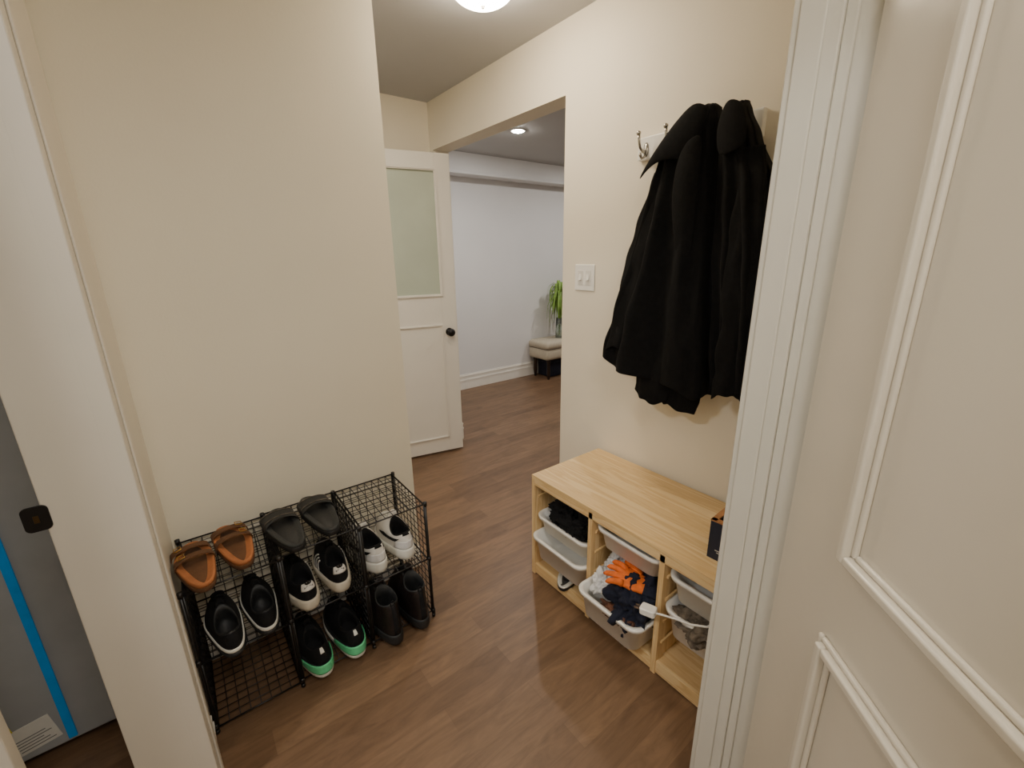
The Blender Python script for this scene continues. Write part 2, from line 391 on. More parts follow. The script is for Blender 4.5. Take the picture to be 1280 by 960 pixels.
# ------------------------------------------------------------------ coats
def interp(prof, z):
    prof = sorted(prof, key=lambda a: -a[0])
    if z >= prof[0][0]: return prof[0][1:]
    for a, b in zip(prof, prof[1:]):
        if z >= b[0]:
            t = (a[0]-z)/(a[0]-b[0]); t = t*t*(3-2*t)*0.5+t*0.5
            return tuple(a[i]+(b[i]-a[i])*t for i in range(1, len(a)))
    return prof[-1][1:]
def drape(prof, hem, seed, nfold=7, xback=XW-0.035, nz=120, nt=200, amp=0.016, rag=0.008):
    rnd = random.Random(seed)
    fs = [(rnd.randint(3, nfold+5), rnd.uniform(0, 6.28), rnd.uniform(-4, 4), rnd.uniform(0.4, 1.0)) for _ in range(6)]
    top = prof[0][0]; rings = []
    for i in range(nz+1):
        t = i/nz; ring = []
        for jn in range(nt):
            th = 2*math.pi*jn/nt
            c, sn = math.cos(th), math.sin(th)
            y0, y1, d = interp(prof, top+(hem(0)-top)*t)
            yy = (y0+y1)/2+(y1-y0)/2*math.copysign(abs(sn)**0.8, sn)
            hz = hem((yy-prof[-1][1])/(prof[-1][2]-prof[-1][1]))
            z = top+(hz-top)*t
            y0, y1, d = interp(prof, z)
            f = 0
            for (k, ph, dr, a) in fs: f += a*math.sin(k*th+ph+dr*z)
            f = f/3.0
            f += 0.7*noise.noise(Vector((yy*9+seed, z*4, c*2)))+0.3*noise.noise(Vector((yy*22+seed, z*9, c*3)))
            A = amp*min(1, 0.25+1.3*t)
            front = max(0, c*0.5+0.5)
            x = xback-d/2-d/2*math.copysign(abs(c)**0.7, c)-A*f*front
            y = (y0+y1)/2+((y1-y0)/2+A*0.45*f*min(1, t*3))*math.copysign(abs(sn)**0.8, sn)
            ring.append((min(x, XW-0.026), y, z+rag*(math.sin(5*th+seed)+0.6*math.sin(9*th+2*seed))*t*t))
        rings.append(ring)
    last = rings[-1]
    cy = sum(p[1] for p in last)/nt; cx = sum(p[0] for p in last)/nt
    rings.append([(cx+(p[0]-cx)*0.9, cy+(p[1]-cy)*0.96, p[2]+0.004) for p in last])
    rings.append([(cx+(p[0]-cx)*0.8, cy+(p[1]-cy)*0.9, p[2]+0.12) for p in last])
    return MB().loft(rings)

coat1 = thing('coat', (XW-0.1, 0.95, 1.86), 'long black wool coat with wide collar hanging from hook', 'coat', 'coats on the rack')
p1 = [(1.888, 0.875, 0.925, 0.04), (1.872, 0.852, 0.952, 0.08), (1.82, 0.832, 0.985, 0.115), (1.74, 0.815, 1.025, 0.13), (1.60, 0.79, 1.052, 0.145),
      (1.40, 0.775, 1.10, 0.16), (1.20, 0.755, 1.165, 0.17), (1.02, 0.74, 1.225, 0.17), (0.94, 0.735, 1.24, 0.17)]
drape(p1, lambda u: 0.945+0.075*max(0, min(1, u))**1.4, 3, amp=0.028).obj('coat_body', M['wool'], parent=coat1, smooth=True)
def sheet(rows, name, parent, m=M['wool'], solid=0.010):
    mb = MB(); mb.loft(rows, closed=False); return mb.obj(name, m, parent=parent, smooth=True, solid=solid, subsurf=2)
sheet([[(1.455, 0.862, 1.868), (1.43, 0.90, 1.892), (1.44, 0.945, 1.872), (1.46, 0.980, 1.828)],
       [(1.415, 0.852, 1.82), (1.395, 0.90, 1.845), (1.395, 0.965, 1.825), (1.415, 1.015, 1.765)],
       [(1.390, 0.862, 1.76), (1.370, 0.91, 1.785), (1.365, 0.985, 1.770), (1.385, 1.050, 1.705)],
       [(1.385, 0.885, 1.70), (1.365, 0.93, 1.725), (1.360, 1.010, 1.715), (1.375, 1.075, 1.658)]], 'collar', coat1)
sheet([[(1.385, 0.835, 1.79), (1.365, 0.870, 1.775), (1.375, 0.91, 1.745)],
       [(1.372, 0.83, 1.68), (1.348, 0.872, 1.66), (1.362, 0.925, 1.62)],
       [(1.375, 0.83, 1.54), (1.350, 0.865, 1.51), (1.365, 0.90, 1.47)],
       [(1.375, 0.83, 1.42), (1.360, 0.85, 1.39), (1.370, 0.87, 1.36)]], 'lapel', coat1)
def sleeve(pts, rad, seed, parent, m=M['wool'], n=48, sub=70):
    pts = [Vector(p) for p in pts]; rings = []
    m_ = len(pts)-1
    for i in range(sub+1):
        t = i/sub*m_; k = min(int(t), m_-1); f = t-k
        p = pts[k].lerp(pts[k+1], f*f*(3-2*f)*0.4+f*0.6)
        r = rad[k]+(rad[k+1]-rad[k])*f
        ring = []
        for jn in range(n):
            th = 2*math.pi*jn/n
            q = 1+0.12*math.sin(3*th+seed+p.z*5)+0.06*math.sin(7*th-p.z*9+seed)+0.22*noise.noise(Vector((p.z*12+seed, math.cos(th)*1.4, math.sin(th)*1.4)))
            ring.append((min(p.x+r*0.5*q*math.cos(th), XW-0.026), p.y+r*q*math.sin(th), p.z+0.012*(math.sin(2*th+seed)+0.4*math.sin(5*th))*(i/sub)**2))
        rings.append(ring)
    l = rings[-1]; c = Vector((sum(a[0] for a in l)/n, sum(a[1] for a in l)/n, l[0][2]))
    rings.append([tuple(c+(Vector(a)-c)*0.85+Vector((0, 0, 0.003))) for a in l])
    rings.append([tuple(c+(Vector(a)-c)*0.7+Vector((0, 0, 0.08))) for a in l])
    return MB().loft(rings).obj('sleeve', m, parent=parent, smooth=True)
sleeve([(1.43, 1.00, 1.70), (1.405, 1.04, 1.45), (1.392, 1.075, 1.2), (1.385, 1.10, 1.06)], [0.035, 0.06, 0.07, 0.068], 2, coat1)
sleeve([(1.44, 0.90, 1.40), (1.43, 0.93, 1.15), (1.425, 0.955, 0.98), (1.425, 0.965, 0.885)], [0.05, 0.07, 0.085, 0.08], 5, coat1)
sleeve([(1.45, 0.86, 1.30), (1.445, 0.865, 1.10), (1.44, 0.875, 0.95), (1.445, 0.885, 0.872)], [0.05, 0.06, 0.075, 0.072], 9, coat1)

coat2 = thing('coat', (XW-0.1, 0.72, 1.84), 'black wool jacket with stand-up collar hanging beside the long coat', 'coat', 'coats on the rack')
p2 = [(1.868, 0.765, 0.802, 0.04), (1.84, 0.748, 0.812, 0.08), (1.76, 0.705, 0.812, 0.11), (1.62, 0.635, 0.795, 0.13),
      (1.40, 0.585, 0.78, 0.14), (1.20, 0.57, 0.76, 0.14), (0.985, 0.565, 0.74, 0.14)]
drape(p2, lambda u: 0.99+0.01*u, 11, amp=0.022, xback=XW-0.045).obj('coat_body', M['wool'], parent=coat2, smooth=True)
sleeve([(1.415, 0.69, 1.72), (1.395, 0.665, 1.5), (1.385, 0.655, 1.25), (1.38, 0.665, 0.975)], [0.03, 0.055, 0.06, 0.05], 7, coat2)
sheet([[(1.44, 0.745, 1.85), (1.42, 0.79, 1.875), (1.44, 0.812, 1.85)],
       [(1.40, 0.715, 1.79), (1.375, 0.765, 1.80), (1.40, 0.81, 1.79)],
       [(1.385, 0.695, 1.72), (1.365, 0.745, 1.70), (1.39, 0.79, 1.70)]], 'collar', coat2)

# ------------------------------------------------------------------ wire rack
RX0, RX1, RY0, RY1 = -0.136, 0.622, 1.385, 1.692
rack = thing('shoe_rack', (0.24, 1.54, 0), 'black wire grid shoe rack of three columns and two tiers', 'shoe rack')
cols = [RX0+(RX1-RX0)*i/3 for i in range(4)]
ZS = [0.028, 0.280, 0.525]
def wires(a, u, v, lu, lv, nu, nv, name, r=0.0015, rf=0.003):
    a, u, v = Vector(a), Vector(u), Vector(v); mb = MB()
    for i in range(nu+1):
        p = a+u*(lu*i/nu); rr = rf if i in (0, nu) else r
        mb.tube([p, p+v*lv], rr, 6)
    for i in range(nv+1):
        p = a+v*(lv*i/nv); rr = rf if i in (0, nv) else r
        mb.tube([p, p+u*lu], rr, 6)
    return mb.obj(name, M['wire'], parent=rack, smooth=True)
cw = cols[1]-cols[0]; dp = RY1-RY0
dz = [-0.006, 0.003, 0.0]
for i in range(3):
    for z in ZS:
        wires((cols[i]+0.006, RY0, z+dz[i]), (1, 0, 0), (0, 1, 0), cw-0.012, dp, 8, 10, 'shelf')
    for k in range(2):
        wires((cols[i]+0.006, RY1, ZS[k]+dz[i]), (1, 0, 0), (0, 0, 1), cw-0.012, ZS[k+1]-ZS[k], 8, 8, 'back_panel')
    for x in (cols[i]+0.006, cols[i+1]-0.006):
        for k in range(2):
            wires((x, RY0, ZS[k]+dz[i]), (0, 1, 0), (0, 0, 1), dp, ZS[k+1]-ZS[k], 9, 8, 'side_panel')
for x in cols:
    for y in (RY0, RY1):
        mb = MB(); mb.tube([(x, y, 0), (x, y, ZS[2]+0.004)], 0.0045, 10)
        mb.tube([(x, y, 0), (x, y, 0.012)], 0.007, 10)
        for z in ZS: mb.tube([(x, y, z-0.008), (x, y, z+0.008)], 0.0075, 10)
        mb.obj('post', M['wire'], parent=rack, smooth=True)

# ------------------------------------------------------------------ shoes
def foot_xy(th, L, W, side, grow=0.0):
    yy = math.cos(th)
    w = W/2*(0.80+0.20*math.exp(-((yy-0.35)/0.55)**2))
    sx = math.sin(th)
    x = w*math.copysign(abs(sx)**0.8, sx)
    x += -side*0.010*(yy**2 if yy > 0 else 0)
    y = L/2*yy
    n = Vector((x/(W/2)**2, y/(L/2)**2))
    if n.length > 0: n.normalize()
    return x+n.x*grow, y+n.y*grow

class Shoe:
    def __init__(s, L=0.285, W=0.100, hc=0.085, zs=0.026, side=1, cl=0.20, cwid=0.31, cy=-0.225, toe=1.6, zp=2.0, dip=0.012):
        s.L, s.W, s.hc, s.zs, s.side, s.cl, s.cwid, s.cy, s.toe, s.zp, s.dip = L, W, hc, zs, side, cl, cwid, cy, toe, zp, dip
    def zsole(s, th):
        c = math.cos(th)
        return s.zs*(1+0.35*max(0, -c)-0.1*max(0, c))
    def P(s, th, t):
        t = min(max(t, 0.0), 1.0)
        ox, oy = foot_xy(th, s.L, s.W, s.side)
        cx = s.W*s.cwid*math.sin(th); cy = s.L*s.cy+s.L*s.cl*math.cos(th)
        k = t**s.toe
        x = ox+(cx-ox)*k; y = oy+(cy-oy)*k
        z0 = s.zsole(th)-0.004
        zc = s.hc+s.dip*math.cos(2*th)+0.010*math.cos(th)
        z = z0+(zc-z0)*(1-(1-t)**s.zp)
        return Vector((x, y, z))
    def N(s, th, t):
        e = 1e-3; t2 = min(max(t, 0.01), 0.98)
        a = s.P(th+e, t2)-s.P(th-e, t2); b = s.P(th, t2+e)-s.P(th, t2-e)
        n = a.cross(b)
        c = s.P(th, t2)-Vector((0, s.P(th, t2).y*0.6, 0.02))
        if n.dot(c) < 0: n = -n
        return n.normalized()
    def upper(s, m, par, name='upper'):
        rings = [[s.P(2*math.pi*i/48, k/16) for i in range(48)] for k in range(17)]
        return MB().loft(rings, cap0=True, cap1=False).obj(name, m, parent=par, smooth=True, local=True)
    def lining(s, m, par):
        rings = []
        zin = s.zs+0.008
        cc = Vector((0, s.L*s.cy, 0))
        top = [s.P(2*math.pi*i/48, 1) for i in range(48)]
        for off, sc, zt in ((0.0, 1.03, 0.0), (0.004, 1.0, 0.0), (0.003, 0.90, 0), (0, 0.87, 0.3), (0, 0.9, 0.7), (0, 0.95, 1.0)):
            r = []
            for p in top:
                q = cc+(p-cc)*sc; z = p.z+off; z = z+(zin-z)*zt
                r.append((q.x, q.y, z))
            rings.append(r)
        return MB().loft(rings, cap0=False, cap1=True).obj('lining', m, parent=par, smooth=True, local=True)
    def sole(s, m, par, z0=0.0, z1=None, name='sole', g=0.004):
        def ring(gr, f):
            r = []
            for i in range(56):
                th = 2*math.pi*i/56; x, y = foot_xy(th, s.L, s.W, s.side, gr)
                zt = s.zsole(th) if z1 is None else z1
                tsp = 0.008*max(0, math.cos(th)-0.7)/0.3*(1-f)
                r.append((x, y, z0+(zt-z0)*f+tsp))
            return r
        return MB().loft([ring(g-0.006, 0), ring(g-0.001, 0.08), ring(g+0.001, 0.4), ring(g, 0.85), ring(g-0.002, 1)]).obj(name, m, parent=par, smooth=True, local=True)
    def patch(s, th0, th1, t0, t1, m, par, name, off=0.0018, nu=12, nv=8, skew=0):
        rows = []
        for i in range(nv+1):
            t = t0+(t1-t0)*i/nv
            rows.append([s.P(th0+(th1-th0)*j/nu+skew*i/nv, t)+s.N(th0+(th1-th0)*j/nu+skew*i/nv, t)*off for j in range(nu+1)])
        return MB().loft(rows, closed=False).obj(name, m, parent=par, smooth=True, local=True, solid=0.002)
    def laces(s, m, par, n=5, wd=0.34):
        mb = MB()
        for i in range(n):
            t = 0.50+0.40*i/(n-1)
            for sg in (1, -1):
                pts = []
                for jn in range(9):
                    a = -wd+2*wd*jn/8
                    tt = t+sg*0.025*(jn/8-0.5)
                    pts.append(s.P(a, tt)+s.N(a, tt)*0.004)
                mb.tube(pts, 0.0026, 6)
        return mb.obj('laces', m, parent=par, smooth=True, local=True)
    def tongue(s, m, par, up=0.022):
        rows = []
        for i in range(6):
            t = i/5; r = []
            for jn in range(9):
                a = (-0.42+0.84*jn/8)
                p = s.P(a, 0.86+0.14*min(1, t*2.0))
                if t > 0.5: p = s.P(a, 1)+Vector((0, 0.004*(t-0.5)*2, up*(t-0.5)*2*(1-0.5*abs(a)**1.5)))
                r.append(p+Vector((0, 0.0, 0.003)))
            rows.append(r)
        return MB().loft(rows, closed=False).obj('tongue', m, parent=par, smooth=True, local=True, solid=0.006)

def text_obj(txt, size, m, parent, loc, rot, name='lettering', depth=0.0004):
    cu = bpy.data.curves.new('t', 'FONT'); cu.body = txt; cu.size = size; cu.extrude = depth
    cu.align_x = 'CENTER'; cu.align_y = 'CENTER'
    to = bpy.data.objects.new('t', cu); COL.objects.link(to)
    dg = bpy.context.evaluated_depsgraph_get(); dg.update()
    me = bpy.data.meshes.new_from_object(to.evaluated_get(dg))
    bpy.data.objects.remove(to)
    me.materials.clear(); me.materials.append(m)
    ob = bpy.data.objects.new(name, me); COL.objects.link(ob); ob.parent = parent
    ob.location = loc; ob.rotation_euler = rot
    return ob

# black/white trainers with emblem heel
for side, x, r, y in ((-1, 0.172, 0.12, 1.522), (1, 0.296, 0.0, 1.542)):
    t = thing('sneaker', (x, y, ZS[1]+0.006), 'black running shoe with white heel tab and cream sole', 'shoe', 'shoes on the rack', rz=r)
    s = Shoe(side=side, hc=0.092, zs=0.029, L=0.268, W=0.104)
    s.sole(M['solecream'], t, g=0.007); s.upper(M['black'], t); s.lining(M['black'], t); s.tongue(M['black'], t); s.laces(M['black'], t)
    s.patch(math.pi-0.5, math.pi+0.5, 0.42, 0.98, M['offwhite'], t, 'heel_tab')
    for k in range(3):
        for sg in (1, -1):
            a = sg*(1.25+0.17*k)
            s.patch(a, a+0.075*sg, 0.08, 0.72, M['offwhite'], t, 'stripe', nu=3, skew=-0.25*sg)
    hp = s.P(math.pi, 0.75)+s.N(math.pi, 0.75)*0.0042
    mb = MB()
    for (ax, az, aa, l) in ((0, 0.008, 0, 0.0075), (-0.006, 0.006, 0.65, 0.0065), (0.006, 0.006, -0.65, 0.0065)):
        rg = []
        for i in range(16):
            a = 2*math.pi*i/16; px = 0.0032*math.cos(a); pz = l*math.sin(a)
            rg.append((ax+px*math.cos(aa)-pz*math.sin(aa), 0, az+px*math.sin(aa)+pz*math.cos(aa)))
        mb.loft([[(p[0]+hp.x, hp.y-0.0005, p[2]+hp.z) for p in rg], [(p[0]+hp.x, hp.y+0.0006, p[2]+hp.z) for p in rg]])
    mb.obj('emblem', M['blackrub'], parent=t, local=True)
    text_obj('adidas', 0.012, M['blackrub'], t, (hp.x, hp.y-0.0012, hp.z-0.006), (math.pi/2, 0, 0))
# plain black shoes with white edge
for side, x, r, y in ((-1, -0.058, 0.12, 1.482), (1, 0.048, 0.05, 1.510)):
    t = thing('sneaker', (x, y, ZS[1]+0.004), 'black low shoe with thin white sole line', 'shoe', 'shoes on the rack', rz=r)
    s = Shoe(side=side, hc=0.072, zs=0.020, W=0.098, cl=0.22, cwid=0.32)
    s.sole(M['blackrub'], t, 0, 0.014, name='outsole', g=0.005); s.sole(M['solew'], t, 0.014, None, name='midsole', g=0.003)
    s.upper(M['black'], t); s.lining(M['blackrub'], t); s.tongue(M['black'], t, 0.014); s.laces(M['black'], t, 4)
# white sneakers
for side, x, r, y in ((-1, 0.428, 0.12, 1.548), (1, 0.554, 0.02, 1.556)):
    t = thing('sneaker', (x, y, ZS[1]+0.006), 'white leather sneaker with black lining and side marks', 'shoe', 'shoes on the rack', rz=r)
    s = Shoe(side=side, hc=0.104, zs=0.034, L=0.262, W=0.110, cl=0.20)
    s.sole(M['solew'], t, g=0.006); s.upper(M['offwhite'], t); s.lining(M['black'], t); s.tongue(M['offwhite'], t, 0.03); s.laces(M['solew'], t)
    s.patch(math.pi-0.3, math.pi+0.3, 0.70, 0.98, M['black'], t, 'heel_tab')
    s.patch(math.pi-0.9, math.pi+0.9, 0.05, 0.35, M['whitecloth'], t, 'heel_counter')
    for sg in (1, -1): s.patch(sg*1.2, sg*2.3, 0.34, 0.52, M['black'], t, 'side_mark', skew=0.25*sg)
# black running shoes with green heels
for side, x, r, y in ((-1, 0.172, 0.12, 1.490), (1, 0.298, 0.05, 1.495)):
    t = thing('sneaker', (x, y, ZS[0]+0.006), 'black running shoe with green and white foam heel', 'shoe', 'shoes on the rack', rz=r)
    s = Shoe(side=side, hc=0.098, zs=0.034, W=0.102)
    s.sole(M['solew'], t, 0, 0.022, name='outsole', g=0.009); s.sole(M['blackrub'], t, 0.022, None, name='midsole', g=0.006)
    s.upper(M['black'], t); s.lining(M['black'], t); s.tongue(M['black'], t); s.laces(M['black'], t)
    rows = []
    for k in range(7):
        f = k/6; row = []
        for jn in range(25):
            a = math.pi-1.3+2.6*jn/24
            gx, gy = foot_xy(a, s.L, s.W, side, 0.0095)
            row.append((gx, gy, 0.018+(0.036*(1-0.6*(abs(a-math.pi)/1.3)**2))*f))
        rows.append(row)
    MB().loft(rows, closed=False).obj('heel_foam', M['green'], parent=t, smooth=True, local=True, solid=0.004)
    s.patch(math.pi-0.12, math.pi+0.12, 0.55, 0.98, M['solew'], t, 'pull_tab')
# boots
for side, x, r, y in ((-1, 0.432, 0.05, 1.465), (1, 0.554, -0.02, 1.470)):
    t = thing('boot', (x, y, ZS[0]+0.006), 'dark brown leather lace-up ankle boot', 'boot', 'shoes on the rack', rz=r)
    s = Shoe(side=side, hc=0.165, zs=0.032, L=0.31, W=0.110, cl=0.17, cwid=0.34, cy=-0.25, toe=1.35, zp=1.5, dip=0.008)
    s.sole(M['blackrub'], t); s.upper(M['leather'], t); s.lining(M['blackrub'], t); s.tongue(M['leather'], t, 0.03); s.laces(M['black'], t, 7, 0.25)
    s.patch(math.pi-0.16, math.pi+0.16, 0.05, 0.98, M['black'], t, 'heel_strap')
    for sg in (1, -1): s.patch(sg*0.45, sg*0.62, 0.45, 0.98, M['blackrub'], t, 'eyelet_strip')
    mb = MB(); loop = [(0.008*math.cos(a), s.P(math.pi, 1).y-0.004, 0.165+0.018*math.sin(a)) for a in [math.pi*i/10 for i in range(11)]]
    mb.tube(loop, 0.0022, 6).obj('pull_loop', M['black'], parent=t, smooth=True, local=True)

# open sandals
def footbed(L, W, side, h, m, par, rim, name='footbed', base=None):
    def ring(g, z, lift=0.0):
        r = []
        for i in range(56):
            th = 2*math.pi*i/56; x, y = foot_xy(th, L, W, side, g)
            r.append((x, y, z+lift*(max(0, -math.cos(th))**2+0.5*abs(math.sin(th))*max(0, -math.cos(th)+0.4))))
        return r
    MB().loft([ring(-0.004, 0), ring(0.001, 0.003), ring(0.002, h*0.7), ring(0.0, h)]).obj('sole', base or m, parent=par, smooth=True, local=True)
    MB().loft([ring(0.001, h*0.9), ring(0.0, h+0.004, rim), ring(-0.005, h+0.005, rim), ring(-0.012, h+0.001, rim*0.2), ring(-0.03, h-0.002), ring(-0.042, h-0.002)]).obj(name, m, parent=par, smooth=True, local=True)
def strap(par, m, L, W, y0, y1, h, z0, name='strap', skew=0.0, nseg=8, cut=0.0):
    rows = []
    for i in range(nseg+1):
        v = i/nseg
        row = []
        for k in range(17):
            a = math.pi*k/16
            x = (W/2+0.003)*math.cos(a)
            y = y0+(y1-y0)*v+skew*math.cos(a)+(-cut*(1-v))*abs(math.cos(a))
            zz = z0+(h-0.006*v)*max(0.0, math.sin(a))**0.6
            row.append((x*(1-0.04*v), y, zz))
        rows.append(row)
    return MB().loft(rows, closed=False).obj(name, m, parent=par, smooth=True, local=True, solid=0.0035, subsurf=1)
for side, x, r, y in ((-1, 0.160, 0.10, 1.505), (1, 0.280, 0.05, 1.525)):
    t = thing('slide_sandal', (x, y, ZS[2]+0.008), 'black rubber slide sandal on top of the rack', 'sandal', 'shoes on the rack', rz=r)
    footbed(0.280, 0.106, side, 0.022, M['grayrub'], t, 0.002, base=M['blackrub'])
    strap(t, M['blackrub'], 0.280, 0.104, 0.026, 0.098, 0.036, 0.013, cut=0.015)
    rows = MB()
    for k in (0.038, 0.088):
        rows.tube([((0.104/2+0.0045)*math.cos(math.pi*i/16), k-0.004*abs(math.cos(math.pi*i/16)), 0.0145+(0.038-0.006*((k-0.026)/0.072))*math.sin(math.pi*i/16)**0.6) for i in range(2, 15)], 0.0014, 6)
    rows.obj('strap_trim', M['greycloth'], parent=t, smooth=True, local=True)
for side, x, r, y in ((-1, -0.090, 0.13, 1.475), (1, 0.016, 0.10, 1.515)):
    t = thing('buckle_sandal', (x, y, ZS[2]+0.006), 'brown suede two-strap sandal with tan footbed', 'sandal', 'shoes on the rack', rz=r)
    footbed(0.265, 0.102, side, 0.020, M['tan'], t, 0.005, base=M['brown'])
    strap(t, M['brown'], 0.265, 0.098, 0.066, 0.100, 0.028, 0.014, cut=0.006)
    strap(t, M['brown'], 0.265, 0.098, -0.002, 0.032, 0.034, 0.014, cut=0.0)
    for yb, zc in ((0.015, 0.051), (0.082, 0.043)):
        mb = MB(); cx = side*0.030
        pts = [(cx+0.009*c, yb+0.010*d, zc-0.002*c*side) for c, d in ((-1, -1), (1, -1), (1, 1), (-1, 1))]
        mb.tube([Vector(p) for p in pts], 0.0016, 6, closed=True)
        mb.obj('buckle', M['brass'], parent=t, smooth=True, local=True)

# ------------------------------------------------------------------ pine storage bench
BX0, BX1, BY0, BY1, BH = 1.112, 1.543, 0.40, 1.337, 0.506
bench = thing('storage_bench', ((BX0+BX1)/2, (BY0+BY1)/2, 0), 'low pine wood storage bench with plastic bins', 'bench')
tp = MB()
nb = 5
for i in range(nb):
    a = BX0+(BX1-BX0)*i/nb; b = BX0+(BX1-BX0)*(i+1)/nb
    tp.box(a+0.0002, b-0.0002, BY0, BY1, BH-0.018, BH)
tp.obj('bench_top', M['pine'], parent=bench, bevel=0.0008)
MB().box(BX0, BX0+0.02, BY0+0.018, BY1-0.018, BH-0.045, BH-0.0185).obj('front_rail', M['pine'], parent=bench, bevel=0.001)
MB().box(BX0+0.004, BX0+0.022, BY0+0.018, BY1-0.018, 0.006, 0.055).obj('bottom_rail', M['pine'], parent=bench, bevel=0.001)
MB().box(BX0+0.022, BX1, BY0+0.018, BY1-0.018, 0.035, 0.050).obj('bottom_board', M['pine'], parent=bench)
MB().box(BX1-0.006, BX1, BY0+0.018, BY1-0.018, 0.055, BH-0.019).obj('back_panel', M['pinez'], parent=bench)
YD = [1.337-0.009, 0.990, 0.675, 0.409]
for yc, nm in zip(YD, ['end_panel', 'divider', 'divider', 'end_panel']):
    mb = MB()
    mb.box(BX0, BX0+0.045, yc-0.011, yc+0.009, 0.0, BH-0.0185); mb.box(BX1-0.045, BX1-0.007, yc-0.009, yc+0.009, 0.0, BH-0.0185)
    mb.box(BX0+0.045, BX1-0.045, yc-0.006, yc+0.006, 0.05, BH-0.0185)
    mb.obj(nm, M['pinez'], parent=bench, bevel=0.001)
for k, (ya, yb) in enumerate(zip(YD, YD[1:])):
    for zz in (0.125, 0.215, 0.305, 0.395):
        for yy, sg in ((ya-0.009, -1), (yb+0.009, 1)):
            MB().box(BX0+0.02, BX1-0.02, min(yy, yy+sg*0.008), max(yy, yy+sg*0.008), zz, zz+0.010).obj('runner', M['pine'], parent=bench)

def tray(x0, y0, y1, ztop, hh, label, dx=0.40, tilt=0.0):
    wy = y1-y0
    t = thing('storage_bin', (x0+dx/2, (y0+y1)/2, ztop-hh), label, 'bin', 'plastic bins in the bench', ry=tilt)
    hx, hy = dx/2, wy/2
    rings = [rrect(0, 0, hx-0.034, hy-0.032, 0.03, 0), rrect(0, 0, hx-0.026, hy-0.025, 0.035, 0.004), rrect(0, 0, hx-0.012, hy-0.013, 0.04, hh-0.016),
             rrect(0, 0, hx-0.002, hy-0.001, 0.045, hh-0.015), rrect(0, 0, hx, hy, 0.045, hh-0.002), rrect(0, 0, hx-0.002, hy-0.002, 0.045, hh),
             rrect(0, 0, hx-0.014, hy-0.015, 0.04, hh-0.001), rrect(0, 0, hx-0.030, hy-0.029, 0.032, 0.008), rrect(0, 0, hx-0.05, hy-0.05, 0.02, 0.004)]
    MB().loft(rings).obj('bin_body', M['bin'], parent=t, smooth=True, local=True)
    return t
def yin(k): return YD[k+1]+0.0105, YD[k]-0.0125
a, b = yin(0)
tray(BX0-0.004, a, b, 0.325, 0.085, 'white plastic bin holding black knitwear')
tray(BX0-0.034, a, b, 0.232, 0.115, 'shallow white plastic bin, empty, pulled out slightly')
a, b = yin(1)
tray(BX0+0.004, a, b, 0.440, 0.090, 'shallow white plastic bin at the top of the bench')
tray(BX0-0.095, a, b, 0.204, 0.115, 'white plastic bin pulled out, full of gloves', tilt=0.03)
a, b = yin(2)
tray(BX0+0.004, a, b, 0.425, 0.10, 'white plastic bin below the bench top')
tray(BX0-0.006, a, b, 0.300, 0.115, 'white plastic bin with folded cloth and cable')

def lump(name, c, sz, seed, m, label, cat, amp=0.28, rz=0.0, freq=2.2):
    bm = bmesh.new(); bmesh.ops.create_icosphere(bm, subdivisions=5, radius=1)
    for v in bm.verts:
        p = v.co.copy()
        n1 = noise.noise(p*freq+Vector((seed*3.1, 0, 0)))
        n2 = abs(noise.noise(p*freq*2.1+Vector((0, seed*1.7, 0))))
        n3 = abs(noise.noise(p*freq*4.3+Vector((0, 0, seed*2.7))))
        v.co = p*(1+amp*n1*1.2-amp*1.2*n2-amp*0.5*n3)
    me = bpy.data.meshes.new(name)
    for v in bm.verts:
        v.co = Vector((v.co.x*sz[0], v.co.y*sz[1], (max(v.co.z, -0.75))*sz[2]))
    bm.to_mesh(me); bm.free()
    for p in me.polygons: p.use_smooth = True
    me.materials.append(m)
    o = bpy.data.objects.new(name, me); COL.objects.link(o); o.location = c; o.rotation_euler = (0, 0, rz)
    o['label'] = label; o['category'] = cat
    return o
lump('knit_hat', (1.22, 1.21, 0.340), (0.085, 0.08, 0.085), 1, M['black'], 'black knit hat stuffed into the bin', 'hat', 0.4, freq=2.6)
lump('scarf', (1.24, 1.085, 0.335), (0.10, 0.07, 0.08), 2, M['black'], 'crumpled black scarf in the bin', 'scarf', 0.45, freq=3.0)
lump('winter_glove', (1.160, 1.13, 0.328), (0.045, 0.08, 0.045), 12, M['black'], 'crumpled black glove over the bin edge', 'glove', 0.4)
lump('knit_sweater', (1.145, 0.772, 0.225), (0.125, 0.094, 0.115), 3, M['navyknit'], 'navy blue knitwear piled in the bin', 'sweater', 0.36, freq=2.2)
lump('plastic_bag', (1.11, 0.905, 0.230), (0.055, 0.045, 0.055), 4, M['whitecloth'], 'crumpled white plastic bag in the bin', 'bag', 0.4, freq=2.2)
lump('plastic_bag', (1.19, 0.915, 0.265), (0.05, 0.04, 0.05), 14, M['whitecloth'], 'crumpled white plastic bag in the bin', 'bag', 0.4, freq=2.2)
lump('leather_glove', (1.058, 0.785, 0.190), (0.032, 0.09, 0.030), 5, M['rust'], 'dark rust brown work glove at the bin front', 'glove', 0.4)
lump('folded_cloth', (1.20, 0.53, 0.285), (0.12, 0.10, 0.05), 6, M['greycloth'], 'grey brown cloth in the bin', 'cloth', 0.35)

